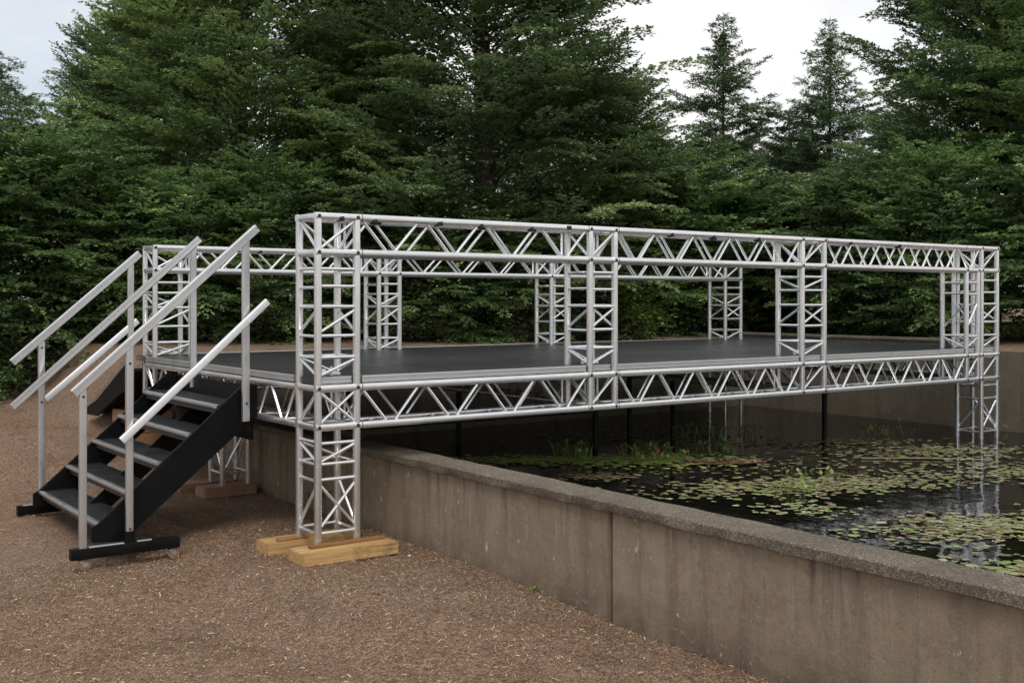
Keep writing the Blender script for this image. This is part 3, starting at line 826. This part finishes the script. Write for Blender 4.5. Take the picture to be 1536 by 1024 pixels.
SH = [('S',-.85,8.75,.80,0,'leafy bush at the far left edge beyond the bark path'),
      ('S2',.35,8.95,.86,1,'tall leafy bush behind the low end of the stair handrails'),
      ('S',1.25,8.5,.88,2,'leafy bush right behind the back left truss corner'),
      ('S2',1.95,8.0,.98,3,'leafy bush seen between the handrails and the near tower'),
      ('S',3.0,7.75,1.05,4,'leafy bush directly behind the near tower'),
      ('S2',4.38,7.96,1.05,5,'leafy bush behind the second back row tower'),
      ('S',5.07,6.85,.92,.5,'overhanging bush just to the right of the second back row tower'),
      ('S2',6.2,6.65,.95,1.5,'overhanging bush left of the third back row tower'),
      ('S',7.4,6.5,.98,2.5,'overhanging bush behind the middle front tower'),
      ('S2',9.95,7.0,.86,3.5,'bush below the left spruce'),
      ('S',11.6,7.0,.74,4.5,'bush behind the right back row tower'),
      ('S2',12.6,6.3,.72,5.5,'bush below the right spruce and the mast'),
      ('S',13.1,5.3,.9,.8,'bush behind the third front tower'),
      ('S2',11.2,3.9,.92,1.8,'bush beyond the end wall, seen through the right bay'),
      ('S',10.7,2.3,.88,2.8,'bush behind the double end tower'),
      ('S2',11.3,.6,.95,3.8,'bush beyond the end wall at the right edge')]
for i, (k, s, t, sc, rz, lab) in enumerate(SH): plant(k, s, t, sc*(.62 if 2 <= i <= 8 else .78 if i >= 12 else 1), rz, lab, 'shrub', GB, None, FRESH if i in (0, 1, 3, 9, 12) else None)
plant('L', 7.95, 5.5, 1.0, 0, 'small bright lime green shrub peeping over the back of the deck', 'shrub')
GF = 'trees far behind the hedge'
FAR = [(-3.5,16.5,.9),(-1.0,18.5,.85),(1.2,20.5,.6),(5.2,17.8,.95),(9.2,15.2,.95),(12.0,13.6,.75),(15.5,12.6,.60),(17.9,10.9,.55),(20.3,9.1,.58),(21.5,6.2,.9),(20.5,2.5,1.0),(18.5,-.8,1.0)]
for i, (s, t, sc) in enumerate(FAR):
    plant('C' if i % 2 else 'S', s, t, sc if i % 2 else sc*1.55, i*1.3, 'leafy tree mostly hidden behind the front row of foliage', 'tree', GF)

# pale mast behind the spruce
ms = empty('mast', (44.6, 32.5, 0)); tag(ms, 'pale grey mast in the distance beside the right spruce', 'mast')
m = MB(); m.tube((0,0,0), (0,0,11.9), .15, 12); m.build('shaft', FADED, ms)
m = MB(); m.tube((0,0,11.9), (0,0,12.25), .12, 12); m.tube((0,0,10.6), (0,0,10.7), .19, 12); m.build('collar', FADED, ms)

# weed and pebbles at the foot of the wall
def leaf_clump(name, spec_seed, n, h, spread, lw, mat, blades=0, red=0.0):
    r = np.random.default_rng(spec_seed)
    Ps, Ts = [], []
    for i in range(n):
        az = r.uniform(0, 2*PI); rad = spread*math.sqrt(r.random())
        b = np.array([rad*math.cos(az), rad*math.sin(az), 0]); hh = h*r.uniform(.4, 1)
        d = np.array([r.normal(0, .35), r.normal(0, .35), 1.0]); d /= np.linalg.norm(d)
        tip = b + d*hh; L = lw*r.uniform(.8, 1.5)
        w = np.cross(d, [math.cos(az*3), math.sin(az*3), 0]); w /= np.linalg.norm(w)+1e-6
        st_ = w*.003
        Ps.append(np.array([b-st_, b+st_, tip+st_, tip-st_])); Ts.append(.3)
        ax = np.array([r.normal(0,.7), r.normal(0,.7), .6]); ax /= np.linalg.norm(ax)
        w2 = np.cross(ax, [0,0,1.0]); w2 /= np.linalg.norm(w2)+1e-6
        Ps.append(np.array([tip, tip+ax*L*.5+w2*L*.33, tip+ax*L*1.1, tip+ax*L*.5-w2*L*.33])); Ts.append(1.0 if r.random() < red else r.uniform(.2, .9))
    for i in range(blades):
        az = r.uniform(0, 2*PI); rad = spread*math.sqrt(r.random())
        b = np.array([rad*math.cos(az), rad*math.sin(az), 0]); hh = h*r.uniform(.6, 1.5)
        d = np.array([r.normal(0, .22), r.normal(0, .22), 1.0])*hh
        w = np.array([math.cos(az+1), math.sin(az+1), 0])*.006
        mid = b + d*.6; tip = b + d + np.array([r.normal(0,.05), r.normal(0,.05), -.02])
        Ps.append(np.array([b-w, b+w, mid+w*.8, mid-w*.8])); Ps.append(np.array([mid-w*.8, mid+w*.8, tip+w*.1, tip-w*.1])); Ts += [.45, .5]
    for i in range(8):                               # added disc joining the stem feet, just under the surface
        a0, a1 = i*PI/4, (i+1)*PI/4; R_ = spread*1.15
        Ps.append(np.array([[0,0,0],[R_*math.cos(a0),R_*math.sin(a0),0],[R_*math.cos(.5*(a0+a1)),R_*math.sin(.5*(a0+a1)),0],[R_*math.cos(a1),R_*math.sin(a1),0]])); Ts.append(.0)
    return quads_object(name, np.array(Ps), mat, np.array(Ts))
o = leaf_clump('weed', 5, 12, .035, .018, .02, WATERLEAF); o.location = (.71, -1.45, float(ground_h(.7, -1.45))-.004)
tag(o, 'tiny green weed growing at the foot of the pond wall', 'weed')
for i, (s, t, lab) in enumerate(((.625,.03,'small white pebble close to the wall beside the pine blocks'), (.52,-.32,'small white pebble on the bark away from the wall'))):
    bm = bmesh.new(); bmesh.ops.create_icosphere(bm, subdivisions=2, radius=.013)
    for v in bm.verts: v.co = Vector((v.co.x*1.2, v.co.y*.9, v.co.z*.65)) + Vector((rnd.uniform(-.001,.001),)*3)
    me = bpy.data.meshes.new('pebble'); bm.to_mesh(me); bm.free(); me.shade_smooth(); me.materials.append(PEBBLE)
    o = bpy.data.objects.new('pebble', me); COL.objects.link(o); o.location = (s, t, float(ground_h(s,t))+.008); tag(o, lab, 'pebble', 'pale pebbles by the wall')

# ------------------------------------------------------------------ pond plants
WZ = .223
pr_ = np.random.default_rng(17)
CL = [  # centre, spread along s, along t, rotation, number, size, tint mean, label, group
 ((2.95,1.55), .80, .24, -.55, 230, .055, .80, 'small bright green lily pad in the raft under the stage edge'),
 ((3.85,.85), .70, .34, -.5, 260, .060, .82, 'bright green lily pad in the raft around the leafy clumps'),
 ((2.85,.42), .30, .16, -.5, 60, .055, .33, 'dull tan lily pad in the small patch near the wall under the stage'),
 ((4.0,-.95), 1.25, .42, -.35, 440, .056, .42, 'olive lily pad in the big raft across the middle of the pond'),
 ((3.1,-1.55), .35, .25, -.6, 40, .055, .55, 'olive lily pad in the patch close to the wall'),
 ((6.3,.75), .8, .28, -.5, 120, .055, .55, 'lily pad in the far strip below the end tower'),
 ((6.6,-.35), 1.0, .45, -.5, 170, .058, .42, 'brownish lily pad in the loose scatter towards the end tower'),
 ((6.0,-1.5), .9, .5, -.4, 170, .056, .50, 'green lily pad in the raft at the right edge of the pond'),
 ((3.5,-2.65), .8, .40, -.35, 270, .058, .50, 'large green lily pad in the raft nearest the camera'),
 ((2.6,-3.6), .55, .5, -.5, 150, .058, .48, 'green lily pad beside the coping at the near corner'),
 ((4.4,.2), 1.6, 1.0, -.5, 150, .05, .36, 'stray tan lily pad on open dark water'),
 ((5.2,2.3), 1.4, .8, -.4, 140, .045, .40, 'small stray lily pad in the shade under the stage'),
 ((1.7,2.9), .6, .8, 0, 260, .03, .55, 'tiny floating leaf in the dark corner under the stage'),
]
allp = []
for ci, (c, a, b, rot, n, size, tm, lab) in enumerate(CL):
    n = int(n*(2.8 if ci in (0, 1) else 2.5))
    u = pr_.normal(0, 1, (n, 2))*np.array([a, b])*.54
    x = c[0] + u[:,0]*math.cos(rot) - u[:,1]*math.sin(rot); y = c[1] + u[:,0]*math.sin(rot) + u[:,1]*math.cos(rot)
    sz = size*.60*pr_.uniform(.4, 1.35, n)
    for i in range(n):
        if not (1.05 < x[i] < 8.6 and -6 < y[i] < 4.1): continue
        d = math.hypot(x[i]+3.35, y[i]+6.82)
        allp.append((sz[i]/d, ci, x[i], y[i], sz[i], float(np.clip(pr_.normal(tm, .26), 0, 1))))
allp.sort(key=lambda q: -q[0])
def pad_poly(r, seed):
    q = random.Random(seed); n = 11; pts = []
    gap = q.uniform(.16, .34)
    for i in range(n):
        a = gap + (2*PI - 2*gap)*i/(n-1)
        k = r*q.uniform(.66, 1.12)
        pts.append((k*math.cos(a), k*math.sin(a)*.82, q.uniform(-.03, .07)*r))
    return pts
variants = []; lit_variants = []
for v in range(12):
    m_pts = pad_poly(1.0, 100+v)
    me = bpy.data.meshes.new('lily_pad')
    vs = [(.06,0,.02)] + m_pts
    fs = [(0, i, i+1) for i in range(1, len(m_pts))]
    me.from_pydata(vs, [], fs)
    at = me.attributes.new('tint', 'FLOAT', 'FACE')
    tv = [.12,.3,.42,.5,.55,.6,.66,.72,.78,.85,.92,.98][v]
    at.data.foreach_set('value', np.full(len(fs), tv, np.float32))
    me.shade_smooth(); me.materials.append(PAD); variants.append(me); m2 = me.copy(); m2.materials.clear(); m2.materials.append(PAD_LIT); lit_variants.append(m2)
TV = np.array([.12,.3,.42,.5,.55,.6,.66,.72,.78,.85,.92,.98])
for q in allp[:290]:
    _, ci, x, y, sz, ti = q
    v = int(np.argmin(np.abs(TV - ti)))
    o = bpy.data.objects.new('lily_pad', lit_variants[v] if ci < 2 else variants[v]); COL.objects.link(o)
    o.location = (x, y, WZ + .003 + pr_.uniform(0, .010)); o.scale = (sz, sz, sz)
    o.rotation_euler = (pr_.normal(0, .045), pr_.normal(0, .045), pr_.uniform(0, 2*PI))
    tag(o, CL[ci][7], 'lily pad', CL[ci][7].replace('lily pad', 'lily pads'))
def floating(name, items, mat):
    vs, fs, tt = [], [], []
    for k, q in enumerate(items):
        _, ci, x, y, sz, ti = q
        pts = pad_poly(sz, 500 + k % 40); a = pr_.uniform(0, 2*PI); ca, sa = math.cos(a), math.sin(a); z = WZ + .004 + pr_.uniform(0, .014)
        n0 = len(vs); vs.append((x, y, z)); vs += [(x + px*ca - py*sa, y + px*sa + py*ca, z + pz) for px, py, pz in pts]
        for i in range(1, len(pts)): fs.append((n0, n0+i, n0+i+1)); tt.append(ti)
    me = bpy.data.meshes.new(name); me.from_pydata(vs, [], fs)
    at = me.attributes.new('tint', 'FLOAT', 'FACE'); at.data.foreach_set('value', np.array(tt, np.float32))
    me.shade_smooth(); me.materials.append(mat)
    o = bpy.data.objects.new(name, me); COL.objects.link(o); tag(o, kind='stuff')
floating('floating_leaves', [q for q in allp[290:] if q[1] >= 2], PAD)
floating('painted_lit_pads', [q for q in allp[290:] if q[1] < 2], PAD_LIT)  # lily pads of the shaded rafts, their light painted into the colour

GP = 'upright water plants in the pond'
PL = [((3.4,1.5), 44, .15, .22, 12, 'leafy water plant with reedy blades left of the dark prop under the stage', 0),
      ((4.1,1.2), 60, .13, .28, 6, 'broad leaved water plant clump with a few red leaves in the brightest raft', .12),
      ((3.95,.85), 50, .09, .28, 0, 'low leafy clump with orange leaves at the front of the brightest raft', .16),
      ((4.9,1.0), 30, .13, .24, 10, 'spiky green water plant right of the brightest raft', 0),
      ((5.6,1.9), 14, .16, .34, 20, 'thin dark reed clump in the shade beneath the stage', 0),
      ((6.2,1.75), 20, .11, .30, 8, 'small reed and leaf clump beside the far dark prop', 0),
      ((3.6,-1.0), 26, .08, .14, 3, 'short green clump standing in the big middle raft', .0),
      ((4.4,-.55), 24, .06, .28, 0, 'low leafy tuft on the big middle raft', .03),
      ((7.6,.9), 22, .09, .34, 4, 'leafy tuft in the water against the end wall', 0)]
for i, (c, n, h, sp, bl, lab, red) in enumerate(PL):
    o = leaf_clump('water_plant', 60+i, n, h, sp, .042, WATERLEAF, bl, red); o.location = (c[0], c[1], WZ - .01); tag(o, lab, 'water plant', GP)
# brown raft of dead leaves
r = np.random.default_rng(77); n = 420
a = r.uniform(0, 2*PI, n); q = np.sqrt(r.random(n)); c = np.stack([4.28+.42*q*np.cos(a)*.9, .42+.16*q*np.sin(a) - .22*q*np.cos(a), WZ+.012+r.uniform(0,.03,n)*(1-q)], -1)
hd = r.uniform(0, 2*PI, n); ax = np.stack([np.cos(hd), np.sin(hd), r.normal(0,.15,n)], -1)*.045; bx = np.stack([-np.sin(hd), np.cos(hd), r.normal(0,.15,n)], -1)*.016
o = quads_object('dead_leaf_raft', np.stack([c-ax, c-bx, c+ax, c+bx], 1), CHIPS, r.uniform(.2, .8, n)); tag(o, 'flat raft of brown dead leaves beside the brightest lily pads', 'leaf raft')
# bamboo cane lying on the water
m = MB(); m.path([(5.55,-.2,WZ+.012),(6.0,-.55,WZ+.016),(6.45,-1.0,WZ+.012)], .006, 6)
tag(m.build('cane', NT('cane').set(Base_Color=(.26,.25,.13), Roughness=.7)), 'thin pale cane floating among the brownish pads', 'cane')

# ------------------------------------------------------------------ light, sky, camera
world = bpy.data.worlds.new('World'); SC.world = world; world.use_nodes = True
nt = world.node_tree; bg = nt.nodes['Background']
sky = nt.nodes.new('ShaderNodeTexSky'); sky.sky_type = 'NISHITA'; sky.sun_disc = False
EL, AZ = math.radians(52), math.radians(212)      # sun over the viewer's left shoulder
sky.sun_elevation = EL; sky.sun_rotation = AZ; sky.dust_density = .8; sky.air_density = 1.0
tc = nt.nodes.new('ShaderNodeTexCoord'); mp = nt.nodes.new('ShaderNodeMapping'); mp.inputs['Scale'].default_value = (1, 1, 2.2)
nz = nt.nodes.new('ShaderNodeTexNoise'); nz.inputs['Scale'].default_value = 1.7; nz.inputs['Detail'].default_value = 6; nz.inputs['Roughness'].default_value = .55
nt.links.new(tc.outputs['Generated'], mp.inputs[0]); nt.links.new(mp.outputs[0], nz.inputs['Vector'])
rp_ = nt.nodes.new('ShaderNodeValToRGB'); rp_.color_ramp.elements[0].position = .44; rp_.color_ramp.elements[0].color = (.38,.38,.38,1)
rp_.color_ramp.elements[1].position = .70; rp_.color_ramp.elements[1].color = (1,1,1,1)
nt.links.new(nz.outputs['Fac'], rp_.inputs[0])
mx = nt.nodes.new('ShaderNodeMix'); mx.data_type = 'RGBA'; 
n3 = nt.nodes.new('ShaderNodeTexNoise'); n3.inputs['Scale'].default_value = 3.2; n3.inputs['Detail'].default_value = 7
nt.links.new(mp.outputs[0], n3.inputs['Vector'])
r3 = nt.nodes.new('ShaderNodeValToRGB'); r3.color_ramp.elements[0].position = .36; r3.color_ramp.elements[0].color = (.80,.835,.88,1)
r3.color_ramp.elements[1].position = .60; r3.color_ramp.elements[1].color = (.99,.99,.99,1)
nt.links.new(n3.outputs['Fac'], r3.inputs[0])
m3 = nt.nodes.new('ShaderNodeMix'); m3.data_type = 'RGBA'; m3.blend_type = 'MULTIPLY'; m3.inputs[0].default_value = 1; m3.inputs[7].default_value = (9.5, 9.45, 9.4, 1)
nt.links.new(r3.outputs[0], m3.inputs[6]); nt.links.new(m3.outputs[2], mx.inputs[7])
dt = nt.nodes.new('ShaderNodeVectorMath'); dt.operation = 'DOT_PRODUCT'; dt.inputs[1].default_value = (.809, -.588, -.25)
nt.links.new(tc.outputs['Generated'], dt.inputs[0])
mr_ = nt.nodes.new('ShaderNodeMapRange'); mr_.inputs['From Min'].default_value = -.50; mr_.inputs['From Max'].default_value = -.20; mr_.inputs['To Min'].default_value = .0; mr_.inputs['To Max'].default_value = 1.0
nt.links.new(dt.outputs['Value'], mr_.inputs['Value'])
ad = nt.nodes.new('ShaderNodeMath'); ad.operation = 'MAXIMUM'
nt.links.new(rp_.outputs[0], ad.inputs[0]); nt.links.new(mr_.outputs[0], ad.inputs[1])
nt.links.new(ad.outputs[0], mx.inputs[0]); nt.links.new(sky.outputs[0], mx.inputs[6])
nt.links.new(mx.outputs[2], bg.inputs[0]); bg.inputs[1].default_value = .1

sd = bpy.data.lights.new('sun', 'SUN'); sd.energy = 1.5; sd.angle = math.radians(25); sd.color = (1, .97, .92)
so = bpy.data.objects.new('sun', sd); COL.objects.link(so)
dirv = Vector((math.sin(AZ)*math.cos(EL), math.cos(AZ)*math.cos(EL), math.sin(EL)))
so.rotation_euler = (-dirv).to_track_quat('-Z', 'Y').to_euler()

cd = bpy.data.cameras.new('camera'); co = bpy.data.objects.new('camera', cd); COL.objects.link(co)
cd.sensor_width = 36; cd.lens = 1677/1536*36; cd.shift_y = -62/1536; cd.clip_start = .05; cd.clip_end = 2000
co.location = (-3.352, -6.824, 1.73)
co.rotation_euler = (PI/2, 0, -math.atan2(.588, .809))
SC.camera = co
vs_ = SC.view_settings; vs_.view_transform = 'Standard'; vs_.look = 'None'; vs_.exposure = .18; vs_.gamma = 1
SC.cycles.max_bounces = 8; SC.cycles.diffuse_bounces = 3; SC.cycles.transmission_bounces = 4
SC.cycles.use_denoising = True
